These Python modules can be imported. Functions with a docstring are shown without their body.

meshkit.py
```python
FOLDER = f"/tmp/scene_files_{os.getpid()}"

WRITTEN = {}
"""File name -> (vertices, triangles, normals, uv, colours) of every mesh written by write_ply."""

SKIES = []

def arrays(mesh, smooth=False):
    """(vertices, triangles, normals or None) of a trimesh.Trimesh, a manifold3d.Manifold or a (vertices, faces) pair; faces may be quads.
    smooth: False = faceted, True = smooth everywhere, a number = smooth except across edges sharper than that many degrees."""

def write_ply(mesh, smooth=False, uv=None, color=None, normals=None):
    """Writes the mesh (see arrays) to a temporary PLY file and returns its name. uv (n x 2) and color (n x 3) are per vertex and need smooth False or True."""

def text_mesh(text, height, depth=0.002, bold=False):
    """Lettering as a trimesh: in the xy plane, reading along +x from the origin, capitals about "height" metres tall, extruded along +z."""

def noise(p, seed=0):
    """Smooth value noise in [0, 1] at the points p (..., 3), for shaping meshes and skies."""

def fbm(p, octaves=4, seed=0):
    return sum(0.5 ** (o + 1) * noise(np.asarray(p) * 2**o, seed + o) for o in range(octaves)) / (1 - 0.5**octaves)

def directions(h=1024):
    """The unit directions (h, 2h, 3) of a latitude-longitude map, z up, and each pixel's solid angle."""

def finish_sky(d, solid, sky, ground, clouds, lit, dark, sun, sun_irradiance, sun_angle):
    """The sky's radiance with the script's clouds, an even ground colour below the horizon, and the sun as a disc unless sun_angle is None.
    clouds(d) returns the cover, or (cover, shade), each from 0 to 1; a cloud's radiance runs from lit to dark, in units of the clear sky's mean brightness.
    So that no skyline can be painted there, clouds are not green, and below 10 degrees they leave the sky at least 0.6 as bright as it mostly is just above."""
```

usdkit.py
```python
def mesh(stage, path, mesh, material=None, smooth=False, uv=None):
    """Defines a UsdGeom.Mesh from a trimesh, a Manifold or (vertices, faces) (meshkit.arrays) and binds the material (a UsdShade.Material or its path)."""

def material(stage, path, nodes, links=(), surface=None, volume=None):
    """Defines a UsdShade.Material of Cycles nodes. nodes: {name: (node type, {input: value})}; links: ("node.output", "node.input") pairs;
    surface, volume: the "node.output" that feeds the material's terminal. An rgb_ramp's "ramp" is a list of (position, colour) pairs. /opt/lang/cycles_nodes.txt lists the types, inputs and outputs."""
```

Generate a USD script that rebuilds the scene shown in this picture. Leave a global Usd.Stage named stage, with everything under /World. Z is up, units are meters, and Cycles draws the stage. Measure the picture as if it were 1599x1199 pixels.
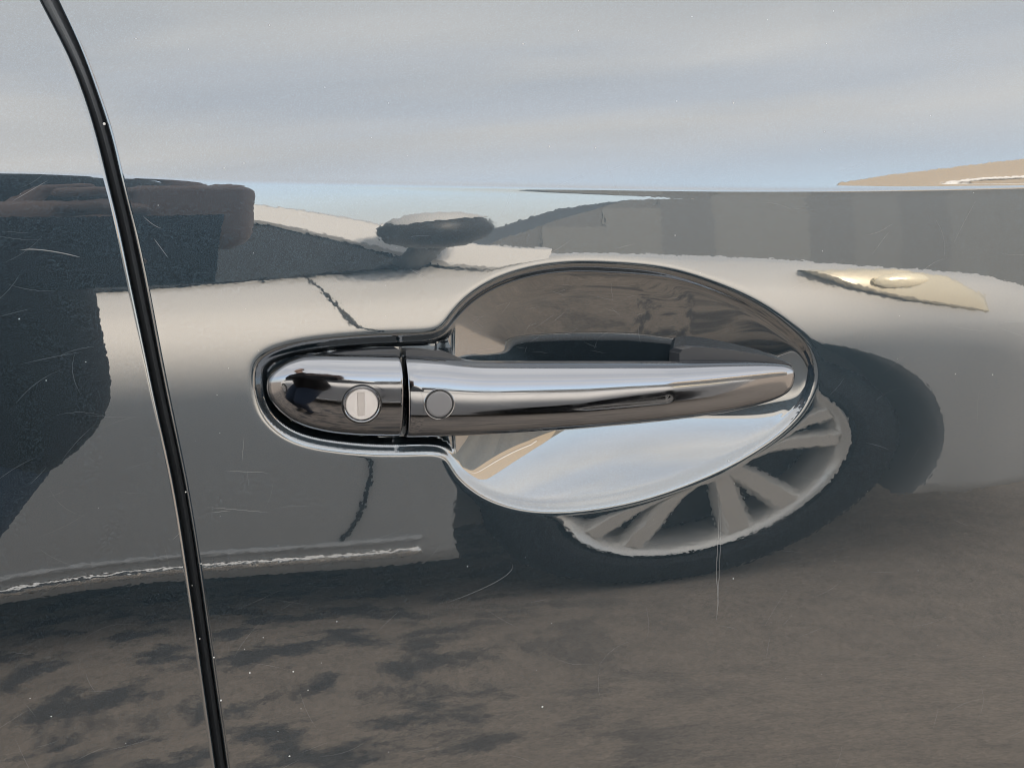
import math, numpy as np, trimesh, usdkit, manifold3d as m3
from pxr import Usd, UsdGeom, UsdLux, UsdShade, Gf, Sdf, Vt
from scipy.interpolate import BSpline, RectBivariateSpline, PchipInterpolator, CubicSpline
from scipy.spatial import Delaunay, cKDTree
from scipy.ndimage import gaussian_filter
from shapely.geometry import Polygon, Point
import shapely
from meshkit import noise, fbm

stage = Usd.Stage.CreateInMemory()
UsdGeom.SetStageUpAxis(stage, 'Z')
UsdGeom.Xform.Define(stage, '/World')
UsdGeom.Scope.Define(stage, '/World/Looks')
rng = np.random.default_rng(7)

# ------------------------------------------------------------------ camera
W, H, F = 1599., 1199., 1540.
D, yaw, pit = .42, math.radians(17), math.radians(8)
T = np.array([0, 0, .88])
back = np.array([-math.sin(yaw)*math.cos(pit), -math.cos(yaw)*math.cos(pit), math.sin(pit)])
C = T + D*back
fw = -back; rt = np.cross(fw, [0, 0, 1]); rt /= np.linalg.norm(rt); up = np.cross(rt, fw)
cam = UsdGeom.Camera.Define(stage, '/World/camera')
M4 = np.eye(4); M4[0, :3] = rt; M4[1, :3] = up; M4[2, :3] = back; M4[3, :3] = C
cam.AddTransformOp().Set(Gf.Matrix4d(M4.tolist()))
cam.CreateHorizontalApertureAttr(36.0); cam.CreateVerticalApertureAttr(36.0*767/1024)
cam.CreateFocalLengthAttr(36.0*F/W); cam.CreateClippingRangeAttr(Gf.Vec2f(.01, 500))
EXPOSURE = 2.33
cam.CreateExposureAttr(EXPOSURE)

# ------------------------------------------------------------------ sky and sun
SUN_AZ, SUN_EL = math.radians(10), math.radians(20.)          # azimuth from +y towards +x is atan2(x, y)
sd_ = np.array([math.sin(SUN_AZ)*math.cos(SUN_EL), math.cos(SUN_AZ)*math.cos(SUN_EL), math.sin(SUN_EL)])
ROT = math.atan2(sd_[0], sd_[1])
sun = UsdLux.DistantLight.Define(stage, '/World/sun')
z = sd_; x = np.cross([0, 0, 1], z); x /= np.linalg.norm(x); y = np.cross(z, x)
R4 = np.eye(4); R4[0, :3] = x; R4[1, :3] = y; R4[2, :3] = z
sun.AddTransformOp().Set(Gf.Matrix4d(R4.tolist()))
sun.CreateIntensityAttr(.45); sun.CreateAngleAttr(6.); sun.CreateColorAttr(Gf.Vec3f(1, .86, .7))
sun.GetPrim().CreateAttribute('inputs:normalize', Sdf.ValueTypeNames.Bool).Set(True)
SKY_STRENGTH = .1
usdkit.material(stage, '/World/Looks/sky_mat', {
    'tc': ('texture_coordinate', {}),
    'map': ('mapping', {'scale': (1.1, 1.1, 2.6), 'rotation': (.25, .12, 0.), 'location': (.35, .2, .1)}),
    'n': ('noise_texture', {'scale': 1.5, 'detail': 5, 'roughness': .5}),
    'ramp': ('rgb_ramp', {'ramp': [(0, (.6, .6, .6)), (.38, (.8, .8, .8)), (.5, (1, 1, 1)), (1, (1, 1, 1))]}),
    'n2': ('noise_texture', {'scale': .9, 'detail': 4, 'roughness': .55}),
    'cc': ('rgb_ramp', {'ramp': [(0, (2.3, 2.3, 2.32)), (.42, (3.1, 3.04, 2.99)), (.6, (4.0, 3.84, 3.65)), (1, (4.9, 4.55, 4.1))]}),
    'sky': ('sky_texture', {'sky_type': 'single_scattering', 'sun_disc': False, 'sun_elevation': SUN_EL, 'sun_rotation': ROT}),
    'sx': ('separate_xyz', {}), 'lo': ('map_range', {'from_min': .16, 'from_max': .42, 'to_min': .45, 'to_max': 1., 'clamp': True}), 'hz': ('map_range', {'from_min': .06, 'from_max': .2, 'to_min': .55, 'to_max': 0., 'clamp': True}), 'ad': ('math', {'math_type': 'add', 'use_clamp': True}), 'ml': ('math', {'math_type': 'multiply'}),
    'mix': ('mix_color', {}),
    'bg': ('background_shader', {'strength': SKY_STRENGTH}),
}, [('tc.generated', 'map.vector'), ('map.vector', 'n.vector'), ('n.fac', 'ramp.fac'), ('map.vector', 'n2.vector'), ('n2.fac', 'cc.fac'),
    ('tc.generated', 'sx.vector'), ('sx.z', 'lo.value'), ('sx.z', 'hz.value'), ('lo.result', 'ad.value1'), ('hz.result', 'ad.value2'), ('ramp.color', 'ml.value1'), ('ad.value', 'ml.value2'), ('ml.value', 'mix.fac'), ('sky.color', 'mix.a'), ('cc.color', 'mix.b'), ('mix.result', 'bg.color')], surface='bg.background')
dome = UsdLux.DomeLight.Define(stage, '/World/sky')
UsdShade.MaterialBindingAPI.Apply(dome.GetPrim()).Bind(UsdShade.Material.Get(stage, '/World/Looks/sky_mat'))
dome.GetPrim().SetCustomDataByKey('kind', 'structure')

# ------------------------------------------------------------------ helpers
used = {}
def path_for(name, parent):
    base = (parent.GetPath().pathString if parent else '/World')
    k = (base, name); n = used.get(k, 0); used[k] = n+1
    return f'{base}/{name}' + (f'_{n:03d}' if n else '')
def prim_of(p): return p.GetPrim() if hasattr(p, 'GetPrim') else p
def obj(name, mesh, mat, parent=None, smooth=30):
    return usdkit.mesh(stage, path_for(name, parent), mesh, f'/World/Looks/{mat}', smooth=smooth).GetPrim()
def raw(name, v, f, n, mat, parent=None):
    m = UsdGeom.Mesh.Define(stage, path_for(name, parent))
    m.CreatePointsAttr(Vt.Vec3fArray.FromNumpy(np.asarray(v, np.float32)))
    m.CreateFaceVertexCountsAttr(Vt.IntArray.FromNumpy(np.full(len(f), 3, np.int32)))
    m.CreateFaceVertexIndicesAttr(Vt.IntArray.FromNumpy(np.asarray(f, np.int32).ravel()))
    m.CreateSubdivisionSchemeAttr('none')
    m.CreateNormalsAttr(Vt.Vec3fArray.FromNumpy(np.asarray(n, np.float32))); m.SetNormalsInterpolation('vertex')
    UsdShade.MaterialBindingAPI.Apply(m.GetPrim()).Bind(UsdShade.Material.Get(stage, f'/World/Looks/{mat}'))
    return m.GetPrim()
def tag(o, label=None, cat=None, group=None, kind=None):
    for k, v in (('label', label), ('category', cat), ('group', group), ('kind', kind)):
        if v: o.SetCustomDataByKey(k, v)
    return o
def thing(name, label, cat, loc=(0, 0, 0)):
    x = UsdGeom.Xform.Define(stage, path_for(name, None)); x.AddTranslateOp().Set(Gf.Vec3d(*loc))
    return tag(x.GetPrim(), label, cat)
cat_ = trimesh.util.concatenate
def box(x0, x1, y0, y1, z0, z1):
    b = trimesh.creation.box(extents=(x1-x0, y1-y0, z1-z0)); b.apply_translation(((x0+x1)/2, (y0+y1)/2, (z0+z1)/2)); return b
def hull_chain(pts, n=24):
    out = None
    for (a, ra), (b, rb) in zip(pts[:-1], pts[1:]):
        s1 = m3.Manifold.sphere(ra, n).translate(list(map(float, a))); s2 = m3.Manifold.sphere(rb, n).translate(list(map(float, b)))
        h = m3.Manifold.batch_hull([s1, s2]); out = h if out is None else out+h
    return out
def to_tm(m):
    q = m.to_mesh(); return trimesh.Trimesh(q.vert_properties[:, :3], q.tri_verts, process=False)
def to_m3(t):
    return m3.Manifold(m3.Mesh(np.asarray(t.vertices, np.float32), np.asarray(t.faces, np.uint32)))

# ------------------------------------------------------------------ materials
def mat(name, nodes, links=(), surface='p.BSDF'):
    usdkit.material(stage, '/World/Looks/'+name, nodes, links, surface=surface)
PAINT_BASE = (.026, .040, .051)
def paint(name, peel, base=PAINT_BASE, ior=3.0):
    nodes = {'tc': ('texture_coordinate', {}),
        'fl': ('noise_texture', {'scale': 2100., 'detail': 2, 'roughness': .7}),
        'flr': ('rgb_ramp', {'ramp': [(.25, tuple(.35*b for b in base)), (.5, base), (.75, tuple(2.2*b for b in base))]}),
        'p': ('principled_bsdf', {'metallic': .9, 'roughness': .42, 'coat_weight': 1., 'coat_roughness': .006, 'coat_ior': ior, 'specular_ior_level': .3})}
    nodes.update({'fm': ('noise_texture', {'scale': 14., 'detail': 5, 'roughness': .65}), 'fmr': ('map_range', {'from_min': .45, 'from_max': .75, 'to_min': .004, 'to_max': .035, 'clamp': True})})
    links = [('tc.object', 'fm.vector'), ('fm.fac', 'fmr.value'), ('fmr.result', 'p.coat_roughness'), ('tc.object', 'fl.vector'), ('fl.fac', 'flr.fac'), ('flr.color', 'p.base_color')]
    if peel:
        nodes.update({'m1': ('mapping', {'scale': (1., 1., 1.25)}),
            'n1': ('noise_texture', {'scale': 360., 'detail': 1.2, 'roughness': .4}),
            'b': ('bump', {'distance': .0000032*peel, 'strength': 1.0}),
            'm2': ('mapping', {'scale': (.35, 1., 1.)}), 'n2': ('noise_texture', {'scale': 1500., 'detail': 1}), 'b2': ('bump', {'distance': .0000002*peel, 'strength': 1.0})})
        links += [('tc.object', 'm1.vector'), ('m1.vector', 'n1.vector'), ('n1.fac', 'b.height'), ('tc.object', 'm2.vector'), ('m2.vector', 'n2.vector'), ('n2.fac', 'b2.height'), ('b.normal', 'b2.normal'), ('b2.normal', 'p.coat_normal')]
    mat(name, nodes, links)
paint('paint_mat', 1.0)
paint('cup_paint_mat', 0)
def simple(name, col, rough, metal=0., **kw):
    mat(name, {'p': ('principled_bsdf', {'base_color': col, 'roughness': rough, 'metallic': metal, **kw})})
mat('chrome_mat', {'tc': ('texture_coordinate', {}), 'mp': ('mapping', {'scale': (.25, 1, 1)}), 'n': ('noise_texture', {'scale': 260., 'detail': 6, 'roughness': .75}),
    'r': ('map_range', {'from_min': .4, 'from_max': .75, 'to_min': .025, 'to_max': .16, 'clamp': True}),
    'p': ('principled_bsdf', {'base_color': (.275, .287, .31), 'metallic': 1.})}, [('tc.object', 'mp.vector'), ('mp.vector', 'n.vector'), ('n.fac', 'r.value'), ('r.result', 'p.roughness')])
simple('lock_mat', (.82, .78, .75), .3, .6)
simple('slot_mat', (.62, .58, .55), .32, .6)
simple('button_mat', (.15, .15, .155), .5, 0.)
simple('rubber_mat', (.012, .013, .014), .5)
simple('seal_mat', (.035, .038, .042), .35)
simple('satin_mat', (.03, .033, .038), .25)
simple('shell_mat', (.02, .022, .025), .6)
simple('speck_mat', (.6, .6, .58), .6)
simple('scratch_mat', (.3, .3, .3), .5)
simple('silver_mat', (.53, .53, .525), .55, .2)
simple('glass_mat', (.012, .014, .016), .03, coat_weight=.5)
simple('tint_mat', (.03, .05, .045), .05)
simple('tyre_mat', (.018, .018, .02), .75)
simple('rim_mat', (.9, .88, .84), .3, .5)
simple('trim_mat', (.9, .88, .85), .12, .9)
simple('lamp_mat', (.72, .66, .52), .3, .3)
simple('lamp_bright_mat', (.95, .88, .68), .3, .3)
simple('dark_plastic_mat', (.03, .031, .033), .5)
simple('shed_mat', (.10, .104, .108), .7)
simple('shed_board_mat', (.112, .116, .118), .7)
simple('shed_pale_mat', (.125, .129, .129), .7)
simple('house_mat', (.44, .37, .285), .8)
simple('roof_mat', (.2, .13, .1), .8)
simple('white_mat', (.8, .8, .8), .5)
simple('jacket_mat', (.02, .018, .018), .9)
simple('jeans_mat', (.03, .045, .075), .9)
simple('skin_mat', (.22, .14, .11), .55)
simple('hair_mat', (.03, .02, .015), .6)
simple('phone_mat', (.02, .02, .022), .15)
mat('asphalt_mat', {
    'g': ('geometry', {}), 'n1': ('noise_texture', {'scale': 110., 'detail': 4, 'roughness': .7}), 'n2': ('noise_texture', {'scale': 16., 'detail': 5, 'roughness': .7}),
    'r1': ('rgb_ramp', {'ramp': [(.2, (.27, .225, .185)), (.5, (.42, .35, .287)), (.8, (.56, .465, .38))]}),
    'r2': ('rgb_ramp', {'ramp': [(.25, (.74, .75, .77)), (.5, (1, 1, 1)), (.75, (1.18, 1.17, 1.15))]}),
    'mul': ('mix_color', {'blend_type': 'multiply', 'fac': 1.}),
    'mp': ('mapping', {'scale': (.8, .8, 1.), 'location': (3.1, .4, 0)}),
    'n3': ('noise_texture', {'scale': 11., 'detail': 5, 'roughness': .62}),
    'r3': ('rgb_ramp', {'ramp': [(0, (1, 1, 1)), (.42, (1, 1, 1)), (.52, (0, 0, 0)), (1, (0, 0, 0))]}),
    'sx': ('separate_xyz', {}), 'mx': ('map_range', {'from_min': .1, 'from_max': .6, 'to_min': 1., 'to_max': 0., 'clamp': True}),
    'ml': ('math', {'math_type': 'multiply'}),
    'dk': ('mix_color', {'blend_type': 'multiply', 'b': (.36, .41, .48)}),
    'b': ('bump', {'distance': .003}),
    'p': ('principled_bsdf', {'roughness': .85})},
    [('g.position', 'n1.vector'), ('g.position', 'n2.vector'), ('n1.fac', 'r1.fac'), ('n2.fac', 'r2.fac'), ('r1.color', 'mul.a'), ('r2.color', 'mul.b'),
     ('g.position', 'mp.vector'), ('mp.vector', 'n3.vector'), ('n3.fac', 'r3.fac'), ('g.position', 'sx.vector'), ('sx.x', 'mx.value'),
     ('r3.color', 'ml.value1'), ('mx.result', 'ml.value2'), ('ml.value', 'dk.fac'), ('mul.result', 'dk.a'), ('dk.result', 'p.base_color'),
     ('n1.fac', 'b.height'), ('b.normal', 'p.normal')])

# ------------------------------------------------------------------ the shape of the car's side (a smooth spline sheet, y = Hs(x, z))
X0, X1, Z0, Z1, NX, NZ = -.24, .34, .62, 1.08, 6, 12
COEF = np.array([-19.87, -10.97, -4.24, 0.32, 4.48, 11.61, 16.06, 16.6, 16.55, 21.21, 30.34, 43.46, 11.61, 18.14, 22.34, 23.06, 20.0, 17.53, 16.3, 17.44, 21.44, 31.51, 45.45, 62.81, 21.88, 24.49, 25.86, 26.12, 23.12, 23.59, 23.59, 24.45, 24.54, 32.56, 45.19, 62.0, 16.45, 15.53, 13.87, 12.29, 9.19, 5.83, 1.95, 1.36, 2.51, 12.2, 26.16, 43.86, -4.11, -8.27, -13.19, -17.79, -21.2, -25.35, -27.29, -29.61, -27.88, -20.04, -7.55, 9.01, -42.82, -50.13, -57.77, -64.5, -69.09, -72.32, -73.29, -74.18, -72.29, -65.8, -55.16, -40.58]).reshape(NX, NZ)/1000
def _kn(a, b, n): return a+(b-a)/(n-3)*(np.arange(n+4)-3)
KX, KZ = _kn(X0, X1, NX), _kn(Z0, Z1, NZ)
BX = [BSpline(KX, np.eye(NX)[i], 3) for i in range(NX)]; BZ = [BSpline(KZ, np.eye(NZ)[i], 3) for i in range(NZ)]
def _b(B, t, d=0): return np.stack([(s if d == 0 else s.derivative(d))(t) for s in B], -1)
def sheet(x, z):
    x = np.asarray(x, float); z = np.asarray(z, float)
    xc = np.clip(x, X0+1e-6, X1-1e-6); zc = np.clip(z, Z0+1e-6, Z1-1e-6)
    bx, bz = _b(BX, xc), _b(BZ, zc)
    t = bx @ COEF
    h = (t*bz).sum(-1)
    gx = ((_b(BX, xc, 1) @ COEF)*bz).sum(-1); gz = (t*_b(BZ, zc, 1)).sum(-1)
    dl = np.clip(.735-z, 0, None)                                        # the skin tucks in towards the sill
    tuck = np.where(dl < .13, .5*1.6*dl**2, .5*1.6*.13**2+1.6*.13*(dl-.13))
    return h+gx*(x-xc)*.5+gz*(z-zc)+tuck
def ray(p):
    p = np.atleast_2d(np.asarray(p, float)); d = fw+(p[:, :1]-W/2)/F*rt-(p[:, 1:2]-H/2)/F*up
    return d/np.linalg.norm(d, axis=1, keepdims=True)
def on_sheet(p, off=0.):
    """points of the photograph's plan on the sheet moved out by off (used to measure outlines)"""
    d = ray(p); P = C+d*(-C[1]/d[:, 1])[:, None]
    for _ in range(6):
        P = C+d*((sheet(P[:, 0], P[:, 2])+off-C[1])/d[:, 1])[:, None]
    return P
# character line
cl = on_sheet([(-400, 262), (0, 271), (170, 276), (340, 284), (600, 291), (900, 297), (1200, 301), (1400, 300), (1599, 296), (1900, 290)])
crease_z = CubicSpline(cl[:, 0], cl[:, 2])
def softplus(t): return np.logaddexp(0, t)
KICK_L, KICK_R = .10, .012
def crease(x, z):
    xc = np.clip(x, cl[0, 0], cl[-1, 0]); dz = z-crease_z(xc)
    k = np.interp(xc, [-.2, .0, .15, .3], [KICK_L, .05, KICK_R, .0])
    w = .0012
    return k*w*softplus(dz/w)*np.where(dz > .08, 1, 1) - np.interp(xc, [-.1, -.03, .05, .2, .3], [.00003, .00006, .00013, .00012, .00008])*np.exp(-((dz-.0004)/.0013)**2)

# outlines traced on the sheet
def smooth_closed(pts, n=900):
    pts = np.asarray(pts, float); q = np.vstack([pts, pts[:1]])
    t = np.r_[0, np.cumsum(np.sqrt(np.linalg.norm(np.diff(q, axis=0), axis=1)))]
    s = CubicSpline(t, q, bc_type='periodic')(np.linspace(0, t[-1], 6000))[:-1]
    l = np.r_[0, np.cumsum(np.linalg.norm(np.diff(np.vstack([s, s[:1]]), axis=0), axis=1))]
    u = np.linspace(0, l[-1], n+1)[:-1]
    s2 = np.vstack([s, s[:1]])
    return np.stack([np.interp(u, l, s2[:, 0]), np.interp(u, l, s2[:, 1])], 1)
OUT = [(398, 588), (402, 570), (415, 556), (440, 545), (480, 536), (530, 530), (585, 526), (640, 524), (675, 521), (692, 513), (706, 496), (732, 468), (775, 441), (830, 423), (890, 415), (950, 415.5), (1010, 420), (1060, 429), (1110, 445), (1160, 466), (1200, 489), (1235, 516), (1259, 541), (1270, 566), (1272, 590), (1264, 616), (1250, 640), (1225, 667), (1180, 700), (1130, 728), (1070, 754), (1000, 777), (930, 791), (870, 796), (820, 793), (772, 780), (738, 761), (713, 737), (699, 716), (684, 707), (640, 706), (580, 705.5), (520, 700), (472, 690), (436, 672), (411, 645), (400, 615)]
out_px = smooth_closed(OUT, 700)
out_xz = on_sheet(out_px)[:, [0, 2]]
outline = Polygon(out_xz).buffer(0)
POCK = [(712, 600), (716, 545), (742, 500), (790, 459), (860, 437), (940, 433), (1000, 437), (1040, 447), (1053, 470), (1050, 500), (1046, 525), (1056, 560), (1056, 610), (1030, 650), (960, 685), (880, 708), (800, 712), (745, 690), (718, 650)]
pock_xz = on_sheet(smooth_closed(POCK, 400))[:, [0, 2]]
BOWL_D = .0155
BOWL = [(706, 600), (706, 520), (725, 483), (775, 446), (830, 428), (890, 420), (950, 420), (1010, 425), (1060, 434), (1110, 450), (1160, 471), (1198, 494), (1230, 520), (1252, 543), (1262, 570), (1262, 590), (1255, 613), (1240, 636), (1215, 662), (1175, 694), (1125, 722), (1066, 748), (998, 771), (930, 785), (870, 790), (822, 787), (778, 774), (745, 756), (722, 733), (710, 700)]
bowl_xz = on_sheet(smooth_closed(BOWL, 500))[:, [0, 2]]
def signed(poly_xz, X, Z):
    """distance to an outline, positive inside"""
    pts = np.stack([X.ravel(), Z.ravel()], 1)
    q = np.vstack([poly_xz, poly_xz[:1]]); seg = np.linspace(0, 1, 6)[:-1]
    dense = (q[:-1, None]+(q[1:]-q[:-1])[:, None]*seg[None, :, None]).reshape(-1, 2)
    d, _ = cKDTree(dense).query(pts)
    ins = shapely.contains_xy(Polygon(poly_xz), pts[:, 0], pts[:, 1])
    return np.where(ins, d, -d).reshape(X.shape)
gx = np.arange(out_xz[:, 0].min()-.014, out_xz[:, 0].max()+.014, .00025); gz = np.arange(out_xz[:, 1].min()-.014, out_xz[:, 1].max()+.014, .00025)
GX, GZ = np.meshgrid(gx, gz, indexing='ij')
sd_o = signed(out_xz, GX, GZ); sd_b = signed(bowl_xz, GX, GZ); sd_p = signed(pock_xz, GX, GZ)
def sstep(t): t = np.clip(t, 0, 1); return t*t*(3-2*t)
w_ = .00075
lip = 1.15*w_*(softplus(sd_o/w_)-softplus((sd_o-.0021)/w_))               # a rounded lip about 3 mm deep
xs = on_sheet([(700, 600)])[0, 0]
right = sstep((GX-(xs-.004))/.008)
chan = .0065*sstep((sd_o-.0030)/.0022)*(1-right)
from scipy.sparse import coo_matrix
from scipy.sparse.linalg import spsolve
def membrane(sd, st=2, zmin=None):
    """the smooth sag of a sheet held at the outline (0 there, 1 at the deepest point)"""
    m0 = sd[::st, ::st] > 0; m = m0 if zmin is None else m0 & (GZ[::st, ::st] > zmin); idx = -np.ones(m.shape, int); idx[m] = np.arange(m.sum()); I, J = np.nonzero(m); k = idx[I, J]
    dg = np.full(len(k), 4.)
    if zmin is not None: dg -= ((idx[I, J-1] < 0) & m0[I, J-1])          # level where the other half carries on
    r_, c_, v_ = [k], [k], [dg]
    for di, dj in ((1, 0), (-1, 0), (0, 1), (0, -1)):
        nb = idx[I+di, J+dj]; o = nb >= 0; r_.append(k[o]); c_.append(nb[o]); v_.append(np.full(o.sum(), -1.))
    A = coo_matrix((np.concatenate(v_), (np.concatenate(r_), np.concatenate(c_)))).tocsc()
    u_ = np.zeros(m.shape); u_[m] = spsolve(A, np.ones(len(k))); u_ /= u_.max()
    return RectBivariateSpline(gx[::st], gz[::st], u_, kx=1, ky=1)(gx, gz)
uu = membrane(sd_b)
x_step = on_sheet([(1050, 500)])[0, 0]
z_mid = on_sheet([(1050, 585)])[0, 2]
z_bar = on_sheet([(900, 575)])[0, 2]
u2 = membrane(sd_b, zmin=z_bar); J0 = np.searchsorted(gz, z_bar+.001)
u2[:, :J0] = u2[:, J0:J0+1]
hi_ = sstep((GZ-(z_bar-.026))/.024)
bowl = gaussian_filter(uu*BOWL_D*(1-hi_)+hi_*(.0050*u2+.17*gaussian_filter(np.maximum(sd_b, 0), 8)), 3.5)
z_mid = on_sheet([(1050, 585)])[0, 2]
step_ = .0012*(1-sstep((GX-(x_step-.014))/.028))*sstep(uu/.4)*right*sstep((GZ-z_mid+.006)/.012)
pocket = gaussian_filter(step_, 3)
DEP = RectBivariateSpline(gx, gz, lip+chan+bowl+pocket)
def depth(x, z):
    ins = (x > gx[0]) & (x < gx[-1]) & (z > gz[0]) & (z < gz[-1])
    return np.where(ins, DEP.ev(np.clip(x, gx[0], gx[-1]), np.clip(z, gz[0], gz[-1])), 0.)

# shut line between the two doors
gap_l = on_sheet([(20, -120), (64, 0), (100, 72), (128, 140), (153, 220), (167, 275), (183, 340), (202, 430), (225, 540), (246, 640), (268, 740), (287, 850), (303, 960), (320, 1080), (337, 1199), (352, 1320)])
gap_r = on_sheet([(43, -120), (88, 0), (122, 72), (148, 140), (174, 220), (187, 275), (203, 340), (223, 430), (244, 540), (264, 640), (285, 740), (304, 850), (320, 960), (337, 1080), (354, 1199), (368, 1320)])
def gap_fn(g):
    o = np.argsort(g[:, 2]); s = CubicSpline(g[o, 2], g[o, 0]); lo, hi = g[o[0], 2], g[o[-1], 2]
    return lambda z: s(np.clip(z, lo, hi))+np.where(z < lo, s(lo, 1)*(z-lo)*.5, 0)+np.where(z > hi, s(hi, 1)*(z-hi), 0)
GL, GR = gap_fn(gap_l), gap_fn(gap_r)
R_EDGE = .0016
def edge_drop(e): e = np.clip(e, .00002, R_EDGE); return R_EDGE-np.sqrt(R_EDGE**2-(R_EDGE-e)**2)
def Hf(x, z, side):
    x = np.asarray(x, float); z = np.asarray(z, float)
    h = sheet(x, z)+crease(x, z)
    if side > 0: h = h+depth(x, z)+edge_drop((x-GR(z))*.985)
    elif side < 0: h = h+edge_drop((GL(z)-x)*.985)
    return h
def normals(fn, x, z, e=4e-5):
    hx = (fn(x+e, z)-fn(x-e, z))/(2*e); hz = (fn(x, z+e)-fn(x, z-e))/(2*e)
    n = np.stack([hx, -np.ones_like(hx), hz], -1); return n/np.linalg.norm(n, axis=-1, keepdims=True)
def sheet_mesh(pts, keep, side, flange=None):
    pts = np.unique(np.round(pts, 6), axis=0)
    f = Delaunay(pts).simplices
    c = pts[f].mean(1); f = f[keep(c)]
    a = pts[f]; ar = (a[:, 1, 0]-a[:, 0, 0])*(a[:, 2, 1]-a[:, 0, 1])-(a[:, 1, 1]-a[:, 0, 1])*(a[:, 2, 0]-a[:, 0, 0])
    f = f[np.abs(ar) > 1e-13]; ar = ar[np.abs(ar) > 1e-13]
    f = np.where((ar < 0)[:, None], f[:, ::-1], f)                       # counter-clockwise seen from -y
    fn = lambda x, z: Hf(x, z, side)
    v = np.stack([pts[:, 0], fn(pts[:, 0], pts[:, 1]), pts[:, 1]], 1)
    n = normals(fn, pts[:, 0], pts[:, 1])
    if side:                                                             # on the very edge the skin has turned to face along the gap
        e = (pts[:, 0]-GR(pts[:, 1])) if side > 0 else (GL(pts[:, 1])-pts[:, 0])
        m = e < .00003
        n[m] = np.array([-side*.97, -.24, 0.])
    if flange is not None:
        zz = flange; g = GR(zz) if side > 0 else GL(zz)
        y = Hf(g, zz, side); k = len(v)
        A = np.stack([g, y, zz], 1); B = A+[0.001*side, .016, 0]
        v = np.vstack([v, A, B]); nn = np.tile([-side*1., 0, 0], (2*len(zz), 1)); n = np.vstack([n, nn])
        i = np.arange(len(zz)-1); q = len(zz)
        fl = np.vstack([np.stack([k+i, k+i+1, k+q+i], 1), np.stack([k+i+1, k+q+i+1, k+q+i], 1)])
        f = np.vstack([f, fl])
    return v, f, n
def grid(xs, zs): a, b = np.meshgrid(xs, zs, indexing='ij'); return np.stack([a.ravel(), b.ravel()], 1)
def axis(lo, hi, flo, fhi, fine, coarse):
    a = np.arange(flo, fhi+fine/2, fine); return np.r_[np.arange(lo, flo-fine, coarse), a, np.arange(fhi+coarse/2, hi+coarse, coarse)]
ZLO, ZHI = .34, 1.13
zs_edge = np.r_[np.arange(ZLO, .62, .01), np.arange(.62, ZHI, .0015)]
ers = np.array([0, .00008, .0002, .0004, .0007, .001, .0013, .00165, .0022, .003, .0045])
crs = np.array([-6, -4, -3, -2.2, -1.6, -1.1, -.7, -.3, .1, .5, .9, 1.3, 1.8, 2.4, 3.2, 4.2, 6])*.001
def crease_pts(xs): return np.concatenate([np.stack([xs, crease_z(np.clip(xs, cl[0, 0], cl[-1, 0]))+c], 1) for c in crs])
def ring(off, step=.0008):
    g = outline.buffer(off, quad_segs=24)
    g = max(getattr(g, 'geoms', [g]), key=lambda a: a.area)
    n = int(g.exterior.length/step); return np.array([g.exterior.interpolate(i/n, normalized=True).coords[0] for i in range(n)])
offs = np.array([.35, .7, 1.05, 1.4, 1.8, 2.3, 3, 4, 5.5])*.001
ring0 = ring(0)
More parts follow.
